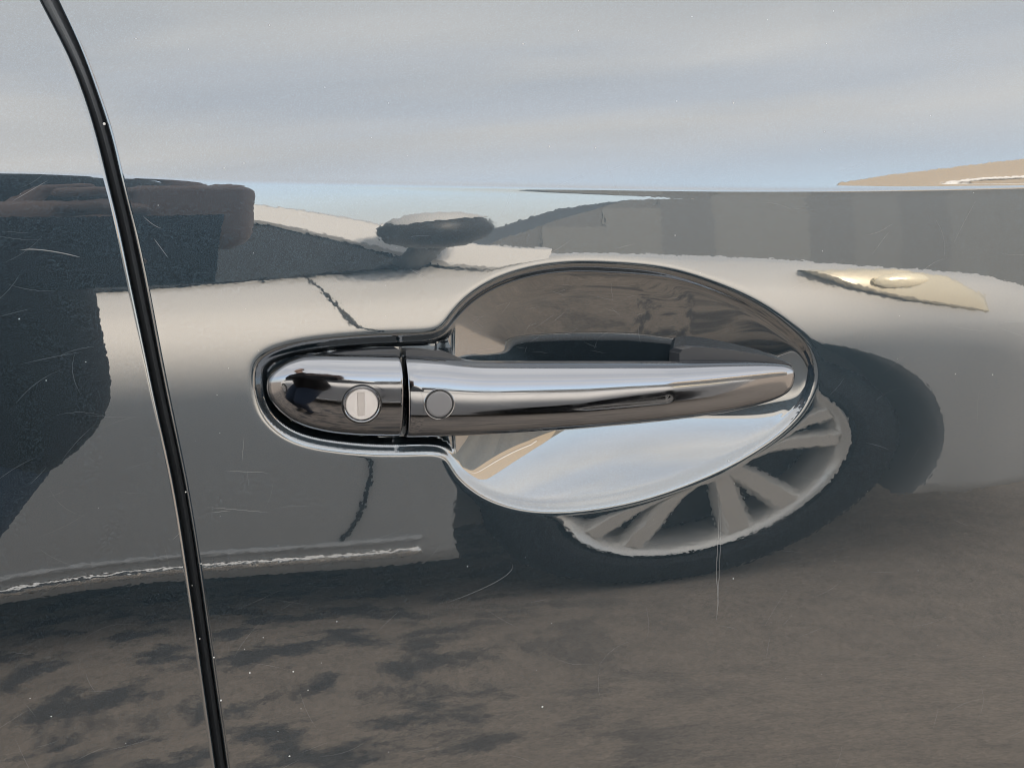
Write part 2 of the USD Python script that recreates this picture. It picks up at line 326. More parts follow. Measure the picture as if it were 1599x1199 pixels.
# front door skin
def keep_front(c): return (~shapely.contains_xy(Polygon(ring0), c[:, 0], c[:, 1])) & (c[:, 0] > GR(c[:, 1]))
g = np.vstack([grid(axis(-.35, .9, -.24, .34, .003, .02), axis(ZLO, ZHI, .63, 1.08, .003, .015))])
ex = g[:, 0]-GR(g[:, 1]); zc = g[:, 1]-crease_z(np.clip(g[:, 0], cl[0, 0], cl[-1, 0]))
big = outline.buffer(.0062)
g = g[(ex > .0055) & (np.abs(zc) > .0065) & ~shapely.contains_xy(big, g[:, 0], g[:, 1])]
cp = crease_pts(np.arange(-.24, .9, .003)); cp = cp[cp[:, 0]-GR(cp[:, 1]) > .0055]
pts = np.vstack([g, cp] + [np.stack([GR(zs_edge)+e, zs_edge], 1) for e in ers] + [ring0] + [ring(o) for o in offs])
car = thing('parked_car', 'dark grey metallic car seen close up at its door handle', 'car')
v, f, n = sheet_mesh(pts, keep_front, 1, zs_edge)
front = raw('front_door', v, f, n, 'paint_mat', car)
# rear door skin
g = grid(axis(-1.0, -.05, -.30, -.05, .003, .02), axis(ZLO, ZHI, .63, 1.08, .003, .015))
ex = GL(g[:, 1])-g[:, 0]; zc = g[:, 1]-crease_z(np.clip(g[:, 0], cl[0, 0], cl[-1, 0]))
g = g[(ex > .0055) & (np.abs(zc) > .0065)]
cp = crease_pts(np.arange(-1.0, -.05, .003)); cp = cp[GL(cp[:, 1])-cp[:, 0] > .0055]
pts = np.vstack([g, cp] + [np.stack([GL(zs_edge)-e, zs_edge], 1) for e in ers])
v, f, n = sheet_mesh(pts, lambda c: c[:, 0] < GL(c[:, 1]), -1, zs_edge)
raw('rear_door', v, f, n, 'paint_mat', car)
# handle cup
inner = outline.buffer(-.0045)
g = grid(np.arange(gx[0], gx[-1], .0009), np.arange(gz[0], gz[-1], .0009)); g = g[shapely.contains_xy(inner, g[:, 0], g[:, 1])]
pts = np.vstack([g, ring0] + [ring(-o) for o in (np.arange(1, 13)*.00035)])
v, f, n = sheet_mesh(pts, lambda c: shapely.contains_xy(Polygon(ring0), c[:, 0], c[:, 1]), 1)
tag(raw('handle_cup', v, f, n, 'cup_paint_mat', front), 'glossy dark scooped recess behind the handle')

# rubber seal in the shut line
zz = np.arange(ZLO, ZHI, .002); prof = [(-.004, .0105), (-.001, .0095), (.0006, .0060), (.0020, .0048), (.0034, .0056), (.0040, .0080), (.0052, .0098), (.0075, .0105)]
pv = np.concatenate([np.stack([GL(zz)+a, sheet(GL(zz), zz)+b, zz], 1) for a, b in prof]); q = len(zz); ff = []
for k in range(len(prof)-1):
    i = np.arange(q-1)+k*q; ff += [np.stack([i, i+q, i+1], 1), np.stack([i+1, i+q, i+q+1], 1)]
obj('door_seal', (pv, np.vstack(ff)), 'seal_mat', car, smooth=40)
# the rest of the car's body behind the door skins
shell = to_tm(m3.Manifold.batch_hull([m3.Manifold.sphere(.06, 24).translate([a, b, c]) for a, c in ((-2.0, .9), (2.2, .9), (-1.5, 1.39), (1.35, 1.39)) for b in ((.3, 1.5) if c > 1 else (.22, 1.6))])+m3.Manifold.batch_hull([m3.Manifold.sphere(.08, 24).translate([a, b, c]) for a in (-2.1, 1.9) for b in (.2, 1.6) for c in (.32, .9)]))
obj('body_shell', shell, 'shell_mat', car)

# ------------------------------------------------------------------ the handle: bar and lock cap
def loft(stations, front, backd, ncirc=72, pw=2.7, y_off=0., tilt=None):
    """stations: rows x_px, top_px, bottom_px; the cross-section is a rounded D standing proud of the door sheet"""
    st = np.asarray(stations, float)
    top = on_sheet(st[:, [0, 1]], -.005); bot = on_sheet(st[:, [0, 2]], -.005)
    th = np.linspace(0, 2*np.pi, ncirc, endpoint=False); c, s = np.cos(th), np.sin(th)
    V = []
    for i in range(len(st)):
        xm = (top[i, 0]+bot[i, 0])/2; zm = (top[i, 2]+bot[i, 2])/2; hh = (top[i, 2]-bot[i, 2])/2
        zz = zm+hh*np.sign(c)*np.abs(c)**(2/pw); dd = np.sign(s)*np.abs(s)**(2/pw)
        y = sheet(np.full_like(zz, xm), np.full_like(zz, zm))+y_off+(tilt[i] if tilt is not None else .06)*(zm-zz) - np.where(dd > 0, front[i]*dd, backd[i]*dd)
        V.append(np.stack([np.full_like(zz, xm), y, zz], 1))
    V = np.array(V); ns = len(st)
    i, j = np.meshgrid(np.arange(ns-1), np.arange(ncirc), indexing='ij'); a = i*ncirc+j; b = i*ncirc+(j+1) % ncirc
    F_ = np.vstack([np.stack([a, b, a+ncirc], -1).reshape(-1, 3), np.stack([b, b+ncirc, a+ncirc], -1).reshape(-1, 3)])
    v = np.vstack([V.reshape(-1, 3), V[0].mean(0), V[-1].mean(0)]); k = ns*ncirc
    jj = np.arange(ncirc)
    F_ = np.vstack([F_, np.stack([np.full(ncirc, k), (jj+1) % ncirc, jj], 1), np.stack([np.full(ncirc, k+1), (ns-1)*ncirc+jj, (ns-1)*ncirc+(jj+1) % ncirc], 1)])
    m = trimesh.Trimesh(v, F_, process=False)
    if m.volume < 0: m.invert()
    return m
def stations(top, bot, xs):
    top, bot = np.array(top, float), np.array(bot, float)
    return np.stack([xs, PchipInterpolator(top[:, 0], top[:, 1])(xs), PchipInterpolator(bot[:, 0], bot[:, 1])(xs)], 1)
XE = 1247.
u = np.r_[np.linspace(0, .9, 70)[:-1], .9+.1*np.sin(np.linspace(0, np.pi/2, 26))]
xs_b = 632+(XE-.3-632)*u
st = stations([(630, 556), (690, 559), (722, 562.5), (760, 565), (900, 565.5), (1100, 565.5), (1180, 566.5), (1215, 568.5), (1236, 572.5), (1245, 580), (1247, 592)],
              [(630, 684), (700, 682), (850, 674), (1000, 662), (1130, 647), (1200, 632), (1230, 620.5), (1243, 610), (1247, 594)], xs_b)
tt = np.clip((XE-xs_b)/(XE-632), 0, 1)
fr = .0035+.0105*np.clip(tt/.35, 0, 1)**.6; fr[-26:] = np.minimum(fr[-26:], .0012+.0085*np.sqrt(np.clip((XE-xs_b[-26:])/62, 0, 1)))
bk = np.interp(xs_b, [632, 720, 760, 1000, 1180, 1247], [.005, .005, -.001, -.001, .001, .001])
bk = np.where(bk < 0, .0005, bk)
e0 = np.r_[.955, .985, 1.0]
mid = (st[:, 1]+st[:, 2])/2
for k, s_ in enumerate(e0): st[k, 1:] = mid[k]+(st[k, 1:]-mid[k])*s_; fr[k] *= s_
st[1, 0] = 632.8; st[2, 0] = 635
barfull = loft(st, fr, bk, tilt=np.interp(xs_b, [632, 900, 1100, 1247], [-.03, -.03, .06, .18]))
depth_rel = sheet(barfull.vertices[:, 0], barfull.vertices[:, 2])-barfull.vertices[:, 1]
ifr = np.interp(barfull.vertices[:, 0], on_sheet(np.stack([xs_b, np.full_like(xs_b, 620)], 1), -.005)[:, 0], fr)
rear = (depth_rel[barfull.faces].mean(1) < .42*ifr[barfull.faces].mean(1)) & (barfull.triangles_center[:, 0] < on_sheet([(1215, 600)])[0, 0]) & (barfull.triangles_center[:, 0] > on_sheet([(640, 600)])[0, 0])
vn_ = barfull.vertex_normals
def sub(mask):
    f_ = barfull.faces[mask]; ids, inv = np.unique(f_.ravel(), return_inverse=True); return barfull.vertices[ids], inv.reshape(-1, 3), vn_[ids]
handle = raw('door_handle', *sub(~rear), 'chrome_mat', car)
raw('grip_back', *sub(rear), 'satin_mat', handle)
tag(handle, 'dark chrome pull bar tapering to a point')
# cap round the lock
u = np.r_[1-np.cos(np.linspace(0, np.pi/2, 40)), ]
xs_c = np.r_[417.3+(500-417.3)*u, np.linspace(505, 620, 24), 622.5, 624.2, 625]
st = stations([(417, 606), (419, 594), (425, 584), (437, 573), (455, 563), (480, 556), (520, 554), (570, 554), (626, 555)],
              [(417, 608), (419, 620), (426, 633), (440, 649), (460, 663), (490, 674), (530, 681), (575, 684), (626, 684.5)], xs_c)
fr = .0128*np.sqrt(np.clip(1-(1-np.clip((xs_c-417)/175, 0, 1))**2.2, 0, 1))+.0004
bk = np.full(len(xs_c), .004)
mid = (st[:, 1]+st[:, 2])/2
for k, s_ in ((-1, .955), (-2, .985)): st[k, 1:] = mid[k]+(st[k, 1:]-mid[k])*s_; fr[k] *= s_
capm = loft(st, fr, bk, pw=2.45, tilt=np.full(len(xs_c), .10))
obj('lock_cap', capm, 'chrome_mat', handle, smooth=35)
# foot by which the bar enters the cup
def foot(outl, front, thick):
    fp = on_sheet(outl, front)[:, [0, 2]]
    ft = trimesh.creation.extrude_polygon(Polygon(fp).buffer(-.0008).buffer(.0008), thick, engine='earcut')
    vv = ft.vertices.copy(); xz = vv[:, :2]
    ft = trimesh.Trimesh(np.stack([xz[:, 0], sheet(xz[:, 0], xz[:, 1])+front+vv[:, 2], xz[:, 1]], 1), ft.faces, process=False)
    if ft.volume < 0: ft.invert()
    obj('handle_foot', ft, 'satin_mat', handle, smooth=40)
foot([(1061, 552), (1066, 546), (1082, 542), (1110, 543), (1150, 547.5), (1190, 554), (1222, 563), (1236, 570), (1236, 590), (1150, 592), (1062, 594)], .002, .011)
foot([(634, 546), (690, 547.5), (703, 552), (722, 561), (742, 566), (742, 600), (634, 600)], -.002, .014)
foot([(470, 566), (500, 556), (540, 549.5), (580, 546.5), (624, 545), (624, 600), (470, 600)], -.002, .012)

def front_hit(mesh, px):
    d = ray([px]); loc, _, tri = mesh.ray.intersects_location([C], d, multiple_hits=False)
    return loc[0], mesh.face_normals[tri[0]]
def disc_frame(px, mesh):
    p, n = front_hit(mesh, px)
    x = np.cross([0, 0, 1.], n)*1.; x /= np.linalg.norm(x); x = x if x[0] > 0 else -x
    y = np.cross(n, x); M = np.eye(4); M[:3, 0] = x; M[:3, 1] = y; M[:3, 2] = n; M[:3, 3] = p; return M
def lathe(prof, M, n=64):
    m = trimesh.creation.revolve(np.array(prof), sections=n); m.apply_transform(M)
    if m.volume < 0: m.invert()
    return m
Mb = disc_frame((686, 631), barfull); Ml = disc_frame((565, 631), capm)
mm = .001
r = 7.6*mm
obj('lock_ring', lathe([(r-.5*mm, -1*mm), (r+.4*mm, -1*mm), (r+.4*mm, .5*mm), (r+.15*mm, .95*mm), (r-.2*mm, 1.0*mm), (r-.5*mm, .7*mm), (r-.5*mm, -1*mm)], Ml), 'chrome_mat', handle)
lock = lathe([(0, -1*mm), (r-.9*mm, -1*mm), (r-.9*mm, .2*mm), (r-1.25*mm, .5*mm), (0, .55*mm)], Ml)
lock = to_m3(lock)
sl = m3.Manifold.cube([2.9*mm, 10.2*mm, 3*mm], True).translate([-.4*mm, .2*mm, 1.6*mm]).transform(Ml[:3].tolist())
lockm = to_tm(lock-sl)
lk = obj('lock_cylinder', lockm, 'lock_mat', handle, smooth=35)
sh = box(-.4*mm-1.2*mm, -.4*mm+1.25*mm, .2*mm-4.9*mm, .2*mm+4.85*mm, 0, .46*mm); sh.apply_transform(Ml)
obj('key_slot_shutter', sh, 'slot_mat', handle, smooth=False)
r = 5.6*mm
obj('lock_gasket', lathe([(8.0*mm, -1*mm), (8.35*mm, -1*mm), (8.35*mm, .12*mm), (8.0*mm, .2*mm), (8.0*mm, -1*mm)], Ml), 'rubber_mat', handle)
obj('button_gasket', lathe([(r-.1*mm, -1*mm), (r+.55*mm, -1*mm), (r+.55*mm, .10*mm), (r+.3*mm, .16*mm), (r-.1*mm, .12*mm), (r-.1*mm, -1*mm)], Mb), 'rubber_mat', handle)
obj('touch_button', lathe([(0, -1*mm), (r-.2*mm, -1*mm), (r-.2*mm, .12*mm), (r-.5*mm, .32*mm), (r-1.2*mm, .42*mm), (0, .5*mm)], Mb), 'button_mat', handle)
obj('button_ring', lathe([(r+.55*mm, -1*mm), (r+1.0*mm, -1*mm), (r+1.0*mm, .02*mm), (r+.8*mm, .16*mm), (r+.6*mm, .14*mm), (r+.55*mm, -1*mm)], Mb), 'chrome_mat', handle)

# ------------------------------------------------------------------ dust and scratches on the doors
def side_of(x, z): return np.where(x > GR(z), 1, -1)
def lift(px):
    P = on_sheet(px); P[:, 1] += crease(P[:, 0], P[:, 2])+depth(P[:, 0], P[:, 2]); return P
def scratch(name, px, w, parent, label=None, m='scratch_mat'):
    P = lift(px); t = np.linspace(0, 1, len(P)); tt_ = np.linspace(0, 1, max(12, 6*len(P)))
    P = CubicSpline(t, P)(tt_); P[:, 1] = sheet(P[:, 0], P[:, 2])+crease(P[:, 0], P[:, 2])+depth(P[:, 0], P[:, 2])
    ring_ = []
    wv = w*np.minimum(1, 4*np.minimum(tt_, 1-tt_)+.15)
    tg = np.gradient(P, axis=0); tg /= np.linalg.norm(tg, axis=1, keepdims=True)
    nn = np.array([0, -1., 0]); sd = np.cross(tg, nn); sd /= np.linalg.norm(sd, axis=1, keepdims=True)
    for k in range(6):
        a = 2*np.pi*k/6; ring_.append(P+sd*(wv*np.cos(a))[:, None]+nn*(wv*.4*np.sin(a))[:, None])
    V = np.stack(ring_, 1).reshape(-1, 3); fs = []
    for i in range(len(P)-1):
        for k in range(6):
            a, b = i*6+k, i*6+(k+1) % 6; fs += [(a, b, a+6), (b, b+6, a+6)]
    o = obj(name, (V, np.array(fs)), m, parent, smooth=True)
    return tag(o, label) if label else o
scratch('run_mark', [(1121, 775), (1122, 830), (1119, 890), (1121, 930), (1118, 968)], .00010, front, 'thin pale vertical run mark below the handle')
scratch('run_mark', [(1126, 780), (1125, 840), (1123, 900), (1119, 960)], .00007, front)
scratch('paint_scratch', [(32, 391), (60, 390), (95, 395), (125, 402)], .00014, [p for p in Usd.PrimRange(car) if p.GetName() == 'rear_door'][0])
for pl in ([(20, 314), (75, 282)], [(223, 337), (238, 350), (252, 357)], [(381, 683), (378, 720)], [(330, 792), (420, 800)], [(350, 735), (420, 738)], [(240, 372), (262, 402)], [(640, 420), (668, 436)], [(270, 842), (283, 830)], [(700, 940), (780, 905), (800, 880)], [(330, 800), (360, 797)]):
    if pl[0][0] < 100:
        scratch('paint_scratch', pl, .00005, [p for p in Usd.PrimRange(car) if p.GetName() == 'rear_door'][0])
    else: scratch('paint_scratch', pl, .00005, front)
sp = []
def speck(px, r, fl=.5):
    P = lift([px])[0]; s_ = trimesh.creation.icosphere(subdivisions=1, radius=r); s_.apply_scale([1, fl, .8+.5*rng.random()]); s_.apply_translation(P); sp.append(s_)
for px, r in [((162, 193), .0009), ((820, 67), .0004), ((1147, 161), .0005), ((211, 57), .0003), ((422, 36), .0003), ((350, 263), .0004), ((381, 255), .0003), ((859, 229), .0004), ((931, 231), .0004), ((1282, 234), .0004), ((1292, 68), .0003), ((1288, 206), .0003), ((290, 768), .0006), ((314, 880), .0005), ((345, 1093), .0007), ((334, 1026), .0006), ((300, 914), .0003), ((312, 997), .0004), ((1145, 903), .0005), ((730, 884), .0004), ((1492, 584), .0005), ((1550, 585), .0005), ((357, 575), .0003), ((339, 617), .0003), ((80, 1118), .0005), ((47, 1090), .0003), ((382, 1013), .0003), ((411, 995), .0003), ((526, 970), .0004), ((458, 1048), .0006), ((390, 1050), .0006), ((481, 1077), .0004), ((470, 1106), .0003), ((452, 1180), .0007), ((30, 498), .0004), ((134, 565), .0003), ((72, 594), .0003), ((847, 1103), .0008), ((1140, 720), .0003)]:
    speck(px, r*.58)
for _ in range(60):
    px = (rng.uniform(0, 1599), rng.uniform(0, 1199))
    P = on_sheet([px])[0]
    if outline.buffer(.003).contains(Point(P[0], P[2])) or (GL(P[2])-.002 < P[0] < GR(P[2])+.002): continue
    speck(px, rng.uniform(.00007, .00017))
def hairlines(n, region, r, w, parent, keep, long=.02):
    ms = []
    while len(ms) < n:
        p = on_sheet([(rng.uniform(region[0], region[2]), rng.uniform(region[1], region[3]))])[0]; a = rng.uniform(0, 2*np.pi) if rng.random() < .4 else rng.normal(.2, .35)
        l = long*rng.uniform(.35, 1.2); cv = rng.normal(0, 12); t_ = np.linspace(-l/2, l/2, 14)
        x_ = p[0]+t_*np.cos(a)-np.sin(a)*cv*t_**2; z_ = p[2]+t_*np.sin(a)+np.cos(a)*cv*t_**2
        if not keep(x_, z_).all(): continue
        y_ = sheet(x_, z_)+crease(x_, z_)+depth(x_, z_); P = np.stack([x_, y_, z_], 1)
        wv = w*np.sin(np.linspace(.15, np.pi-.15, 14)); sd = np.stack([-np.sin(a)*np.ones(14), np.zeros(14), np.cos(a)*np.ones(14)], 1)
        V = np.concatenate([P+sd*wv[:, None], P+[0, -.00002, 0], P-sd*wv[:, None]]); i = np.arange(13); f_ = []
        for b in (0, 14): f_ += [np.stack([b+i, b+i+1, b+14+i], 1), np.stack([b+i+1, b+15+i, b+14+i], 1)]
        ms.append(trimesh.Trimesh(V, np.vstack(f_), process=False))
    return tag(obj('hairline_scratches', cat_(ms), 'scratch_mat', parent, smooth=False), kind='stuff')
inside = lambda d_: (lambda x_, z_: shapely.contains_xy(outline.buffer(d_), x_, z_))
hairlines(80, (380, 250, 1599, 1199), 0, .000016, front, lambda x_, z_: ~inside(.004)(x_, z_) & (x_ > GR(z_)+.004))
hairlines(35, (0, 250, 300, 1199), 0, .000016, [p for p in Usd.PrimRange(car) if p.GetName() == 'rear_door'][0], lambda x_, z_: x_ < GL(z_)-.004)
hairlines(40, (720, 430, 1080, 560), 0, .00002, [p for p in Usd.PrimRange(car) if p.GetName() == 'handle_cup'][0], inside(-.006), .008)
tag(obj('dust_specks', cat_(sp), 'speck_mat', front, smooth=True), kind='stuff')

# ------------------------------------------------------------------ what the paint mirrors: the ground and the place beside the car
v = np.array([[-120, -120, 0], [120, -120, 0], [120, 120, 0], [-120, 120, 0]], float)
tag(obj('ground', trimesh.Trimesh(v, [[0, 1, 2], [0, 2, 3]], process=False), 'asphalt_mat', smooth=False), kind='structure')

L_, XW = 1.607, .592                                                     # the neighbouring car's flank and its front wheel
oc = thing('silver_car', 'silver hatchback parked alongside, mirrored in the dark door', 'car', (XW, -L_, 0))
WD = 1.75
def body_section(X):
    """(lateral, Z) from the sill up over the shoulder to the centre line; lateral 0 is the flank's plane"""
    nose = np.interp(X, [-4, .25, .45, .6, .72, .8], [0, 0, -.06, -.17, -.34, -.6])
    tail = np.interp(X, [-3.4, -3.1, -2.6], [-.5, -.12, 0])
    zt = np.interp(X, [-3.4, -2.5, -.6, -.28, .1, .45, .65, .8], [.96, .97, .955, .95, .93, .87, .78, .66])
    zb = np.interp(X, [-3.4, -2.9, .45, .65, .8], [.3, .165, .165, .17, .22])
    o = nose+tail
    p = [(-.07, zb), (-.02, zb+.015), (0, zb+.05), (.004, .34), (.012, .48), (.018, .60), (.012, .70), (-.008, zt-.16), (-.032, zt-.09), (-.06, zt-.045), (-.10, zt-.012), (-.15, zt), (-.4, zt+.015), (-.875, zt+.03)]
    zs = [q[1] for q in p]
    p = [(a+o*(1 if a > -.3 else .4), min(max(b, zb), zt+.03)) for a, b in p]
    return [(min(a, 0.03), b) for a, b in p]
Xs = np.r_[-3.4, -3.3, -3.1, np.linspace(-2.9, .2, 40), .27, .34, .4, .45, .5, .55, .6, .66, .72, .77, .8]
rings = []
for X in Xs:
    p = body_section(X); full = p+[(-WD-a, b) for a, b in p[::-1][1:]]
    rings.append([(X, a, b) for a, b in full])
rings = np.array(rings); nr, nc = rings.shape[:2]
i, j = np.meshgrid(np.arange(nr-1), np.arange(nc), indexing='ij'); a = i*nc+j; b = i*nc+(j+1) % nc
F_ = np.vstack([np.stack([a, b, a+nc], -1).reshape(-1, 3), np.stack([b, b+nc, a+nc], -1).reshape(-1, 3)])
vv = np.vstack([rings.reshape(-1, 3), rings[0].mean(0), rings[-1].mean(0)]); jj = np.arange(nc)
F_ = np.vstack([F_, np.stack([np.full(nc, nr*nc), (jj+1) % nc, jj], 1), np.stack([np.full(nc, nr*nc+1), (nr-1)*nc+jj, (nr-1)*nc+(jj+1) % nc], 1)])
bt = trimesh.Trimesh(vv, F_, process=False)
if bt.volume < 0: bt.invert()
bm = to_m3(bt)
def cyl(X, Z, r, y0, y1, n=72):
    return m3.Manifold.cylinder(y1-y0, r, r, n).rotate([90, 0, 0]).translate([X, y1, Z])
for X in (0, -2.62):
    bm = bm-cyl(X, .315, .375, -.32, .3)-cyl(X, .315, .375, -WD-.3, -WD+.32)
body = obj('body', to_tm(bm), 'silver_mat', oc, smooth=40)
def on_flank(X, Z):
    p = np.array(body_section(X)[:12]); return np.interp(Z, p[:, 1], p[:, 0])
def strip(path, w, t, name, m, parent):
    pts_ = [np.array([X, on_flank(X, Z)+.001, Z]) for X, Z in path]
    h = None
    for p, q in zip(pts_[:-1], pts_[1:]):
        s_ = m3.Manifold.batch_hull([m3.Manifold.cube([w, t, w], True).translate(p.tolist()), m3.Manifold.cube([w, t, w], True).translate(q.tolist())]); h = s_ if h is None else h+s_
    return obj(name, to_tm(h), m, parent)
zg = np.linspace(.27, .945, 30); xg = PchipInterpolator([.27, .33, .42, .6, .75, .86, .945], [-.52, -.495, -.485, -.485, -.5, -.535, -.578])(zg)
strip(list(zip(xg, zg)), .0045, .004, 'door_gap', 'rubber_mat', oc)
strip([(-1.62, .94), (-1.62, .4), (-1.7, .28)], .008, .006, 'door_gap', 'rubber_mat', oc)
obj('sill_trim', to_tm(hull_chain([((-2.1, -.002, .202), .013), ((-.42, -.002, .224), .013)])), 'trim_mat', oc)
obj('sill_trim', to_tm(hull_chain([((-2.1, .004, .238), .007), ((-.42, .004, .259), .007)])), 'silver_mat', oc)
obj('underbody', box(-2.2, -.45, -WD+.2, -.2, .13, .18), 'dark_plastic_mat', oc)
# greenhouse
belt, roof = .945, 1.44
def gh(X, Z, side=0, proud=0.):
    t_ = (Z-belt)/(roof-belt); yl = -.085-.22*t_+proud
    return np.array([X, yl if side == 0 else -WD-yl, Z])
quad = lambda s_, pr=0.: [gh(*q, s_, pr) for q in ((-.36, belt), (-.52, 1.05), (-.71, 1.185), (-1.25, 1.415), (-2.3, roof-.02), (-2.75, belt))]
gl = trimesh.Trimesh(np.vstack([quad(0), quad(1)]), process=False).convex_hull
obj('glasshouse', gl, 'glass_mat', oc, smooth=False)
def bar(path, r, name, m='silver_mat', sq=1.):
    h = hull_chain([(p, r) for p in path], 16); return obj(name, to_tm(h), m, oc, smooth=60)
for s_ in (0, 1):
    pp = [(-.30, .952), (-.343, .958), (-.405, .977), (-.456, 1.014), (-.505, 1.062), (-.608, 1.150), (-.704, 1.205), (-.95, 1.322), (-1.25, 1.43)]
    pp = np.array(pp); tg = np.gradient(pp, axis=0); tg /= np.linalg.norm(tg, axis=1, keepdims=True); nn_ = np.stack([-tg[:, 1], tg[:, 0]], 1)
    hl = None
    for q in range(len(pp)-1):
        h = m3.Manifold.hull_points([gh(*(pp[w]+nn_[w]*e), s_, d_).tolist() for w in (q, q+1) for e, d_ in ((-.029, .012), (-.024, .02), (.034, .02), (.042, .008), (.042, -.05), (-.03, -.05))]); hl = h if hl is None else hl+h
    obj('front_pillar', to_tm(hl), 'silver_mat', oc, smooth=40)
    bar([gh(-1.25, 1.425, s_), gh(-1.6, roof+.012, s_), gh(-2.3, roof-.02, s_)], .035, 'roof_rail')
    bar([gh(-2.3, roof-.02, s_), gh(-2.75, belt, s_)], .06, 'rear_pillar')
    bar([gh(-1.55, belt, s_), gh(-1.5, roof, s_)], .03, 'door_pillar', 'dark_plastic_mat')
rf = [gh(-1.25, roof-.01, s_) for s_ in (0, 1)]+[gh(-2.3, roof-.02, s_) for s_ in (0, 1)]
rf = np.array(rf); rf = np.vstack([rf, rf+[0, 0, .03], [[-1.6, -.5, roof+.05], [-1.6, -WD+.5, roof+.05]]])
obj('roof', trimesh.Trimesh(rf, process=False).convex_hull, 'silver_mat', oc)
mir = trimesh.creation.icosphere(subdivisions=3); mir.apply_scale([.062, .085, .06]); mir.apply_translation([-.455, .09, 1.045])
mo = obj('door_mirror', mir, 'dark_plastic_mat', oc, smooth=True)
mcap = m3.Manifold.sphere(1., 48).scale([.064, .087, .062]).translate([-.453, .09, 1.047])
mcap = mcap^m3.Manifold.cube([.2, .3, .1], True).rotate([0, -14, 0]).translate([-.42, .09, 1.133])
obj('mirror_cap', to_tm(mcap), 'silver_mat', mo, smooth=40)
obj('mirror_stalk', to_tm(hull_chain([((-.46, -.1, .955), .02), ((-.455, .05, 1.0), .018)])), 'dark_plastic_mat', mo)
# headlamp, bumper
hp = []
for X, Z in [(.08, .900), (.17, .84), (.25, .80), (.366, .766), (.42, .735), (.40, .80), (.326, .87), (.23, .90)]:
    yv = np.interp(X, [0, .25, .45, .6], [0, 0, -.06, -.17]); hp += [(.26+(X-.26)*.86, yv+.001, .835+(Z-.835)*.84), (X, yv-.022, Z), (X, yv-.12, Z)]
obj('headlight', trimesh.Trimesh(np.array(hp), process=False).convex_hull, 'lamp_mat', oc, smooth=50)
lb = trimesh.creation.icosphere(subdivisions=3, radius=.03); lb.apply_scale([1.5, .5, .8]); lb.apply_translation([.23, .008, .862])
obj('lamp_bowl', lb, 'lamp_bright_mat', oc, smooth=True)
# wheels
def wheel(X, far):
    s = -1 if far else 1; y0 = -.02 if not far else -WD+.02
    tp = [(.225, -.2), (.235, -.01), (.25, .0), (.29, -.006), (.312, -.03), (.318, -.06), (.318, -.16), (.30, -.2), (.225, -.2)]
    def lat(prof, n=96):
        m = trimesh.creation.revolve(np.array(prof), sections=n); M = np.eye(4); M[:3, :3] = [[1, 0, 0], [0, 0, s], [0, -s, 0]] if s > 0 else [[1, 0, 0], [0, 0, -1], [0, 1, 0]]
        m.apply_transform(M); m.apply_translation([X, y0, .318])
        if m.volume < 0: m.invert()
        return m
    ty = obj('tyre', lat(tp), 'tyre_mat', oc, smooth=40)
    rm = obj('rim', lat([(.19, -.19), (.2, -.12), (.195, -.06), (.205, -.03), (.213, -.012), (.224, -.006), (.227, -.012), (.225, -.19), (.19, -.19)]), 'rim_mat', ty, smooth=40)
    obj('brake_disc', lat([(0, -.15), (.19, -.15), (.19, -.12), (0, -.12)]), 'dark_plastic_mat', ty)
    spk = None
    for k in range(5):
        for da in (-.21, .21):
            a0 = 2*math.pi*k/5+.31; a1 = a0+da
            p0 = np.array([.045*math.cos(a0+da*.8), -.035, .045*math.sin(a0+da*.8)]); p1 = np.array([.208*math.cos(a1), -.03, .208*math.sin(a1)])
            tn = np.array([-math.sin(a1), 0, math.cos(a1)])
            sh_ = []
            for p, w_2 in ((p0, .017), (p1, .026)):
                for sg in (-1, 1):
                    sh_ += [p+tn*w_2*.6*sg+[0, .012, 0], p+tn*w_2*sg+[0, -.002, 0], p+tn*w_2*sg+[0, -.03, 0]]
            h = m3.Manifold.hull_points([q.tolist() for q in sh_]); spk = h if spk is None else spk+h
    spk = spk+m3.Manifold.cylinder(.05, .06, .05, 48).rotate([-90, 0, 0]).translate([0, -.06, 0])
    sm = to_tm(spk); vv_ = sm.vertices*[1, s, 1]; sm = trimesh.Trimesh(vv_, sm.faces, process=False)
    if sm.volume < 0: sm.invert()
    sm.apply_translation([X, y0, .318]); obj('spokes', sm, 'rim_mat', ty, smooth=30)
for X in (0, -2.62):
    for far in (False, True): wheel(X, far)

# person taking the picture, crouched between the cars to the left
pe = thing('person', 'crouching person in dark jacket and blue jeans holding up a phone', 'person')
J = hull_chain([((-.40, -.72, .78), .155), ((-.40, -.66, .95), .155), ((-.43, -.61, 1.06), .14)])
J += hull_chain([((-.34, -.72, .80), .14), ((-.35, -.66, 1.03), .13)])
J += hull_chain([((-.27, -.60, 1.09), .07), ((-.18, -.62, 1.05), .058), ((-.145, -.50, 1.02), .045)])
J += hull_chain([((-.58, -.60, 1.10), .07), ((-.56, -.48, 1.0), .055), ((-.30, -.445, 1.0), .042)])
j = to_tm(J.refine_to_length(.03)); trimesh.smoothing.filter_taubin(j, iterations=12)
K = hull_chain([((-.36, -.74, .75), .12), ((-.43, -.50, .55), .07), ((-.52, -.70, .16), .05), ((-.52, -.7, .09), .045)])
K += hull_chain([((-.48, -.74, .75), .12), ((-.62, -.50, .53), .07), ((-.68, -.72, .16), .05), ((-.68, -.72, .09), .045)])
k_ = to_tm(K.refine_to_length(.03)); trimesh.smoothing.filter_taubin(k_, iterations=12)
S = hull_chain([((-.43, -.60, 1.16), .055), ((-.47, -.57, 1.25), .052)])
S += m3.Manifold.batch_hull([m3.Manifold.sphere(.085, 32).translate([-.48, -.56, 1.36]), m3.Manifold.sphere(.06, 32).translate([-.475, -.53, 1.295])])
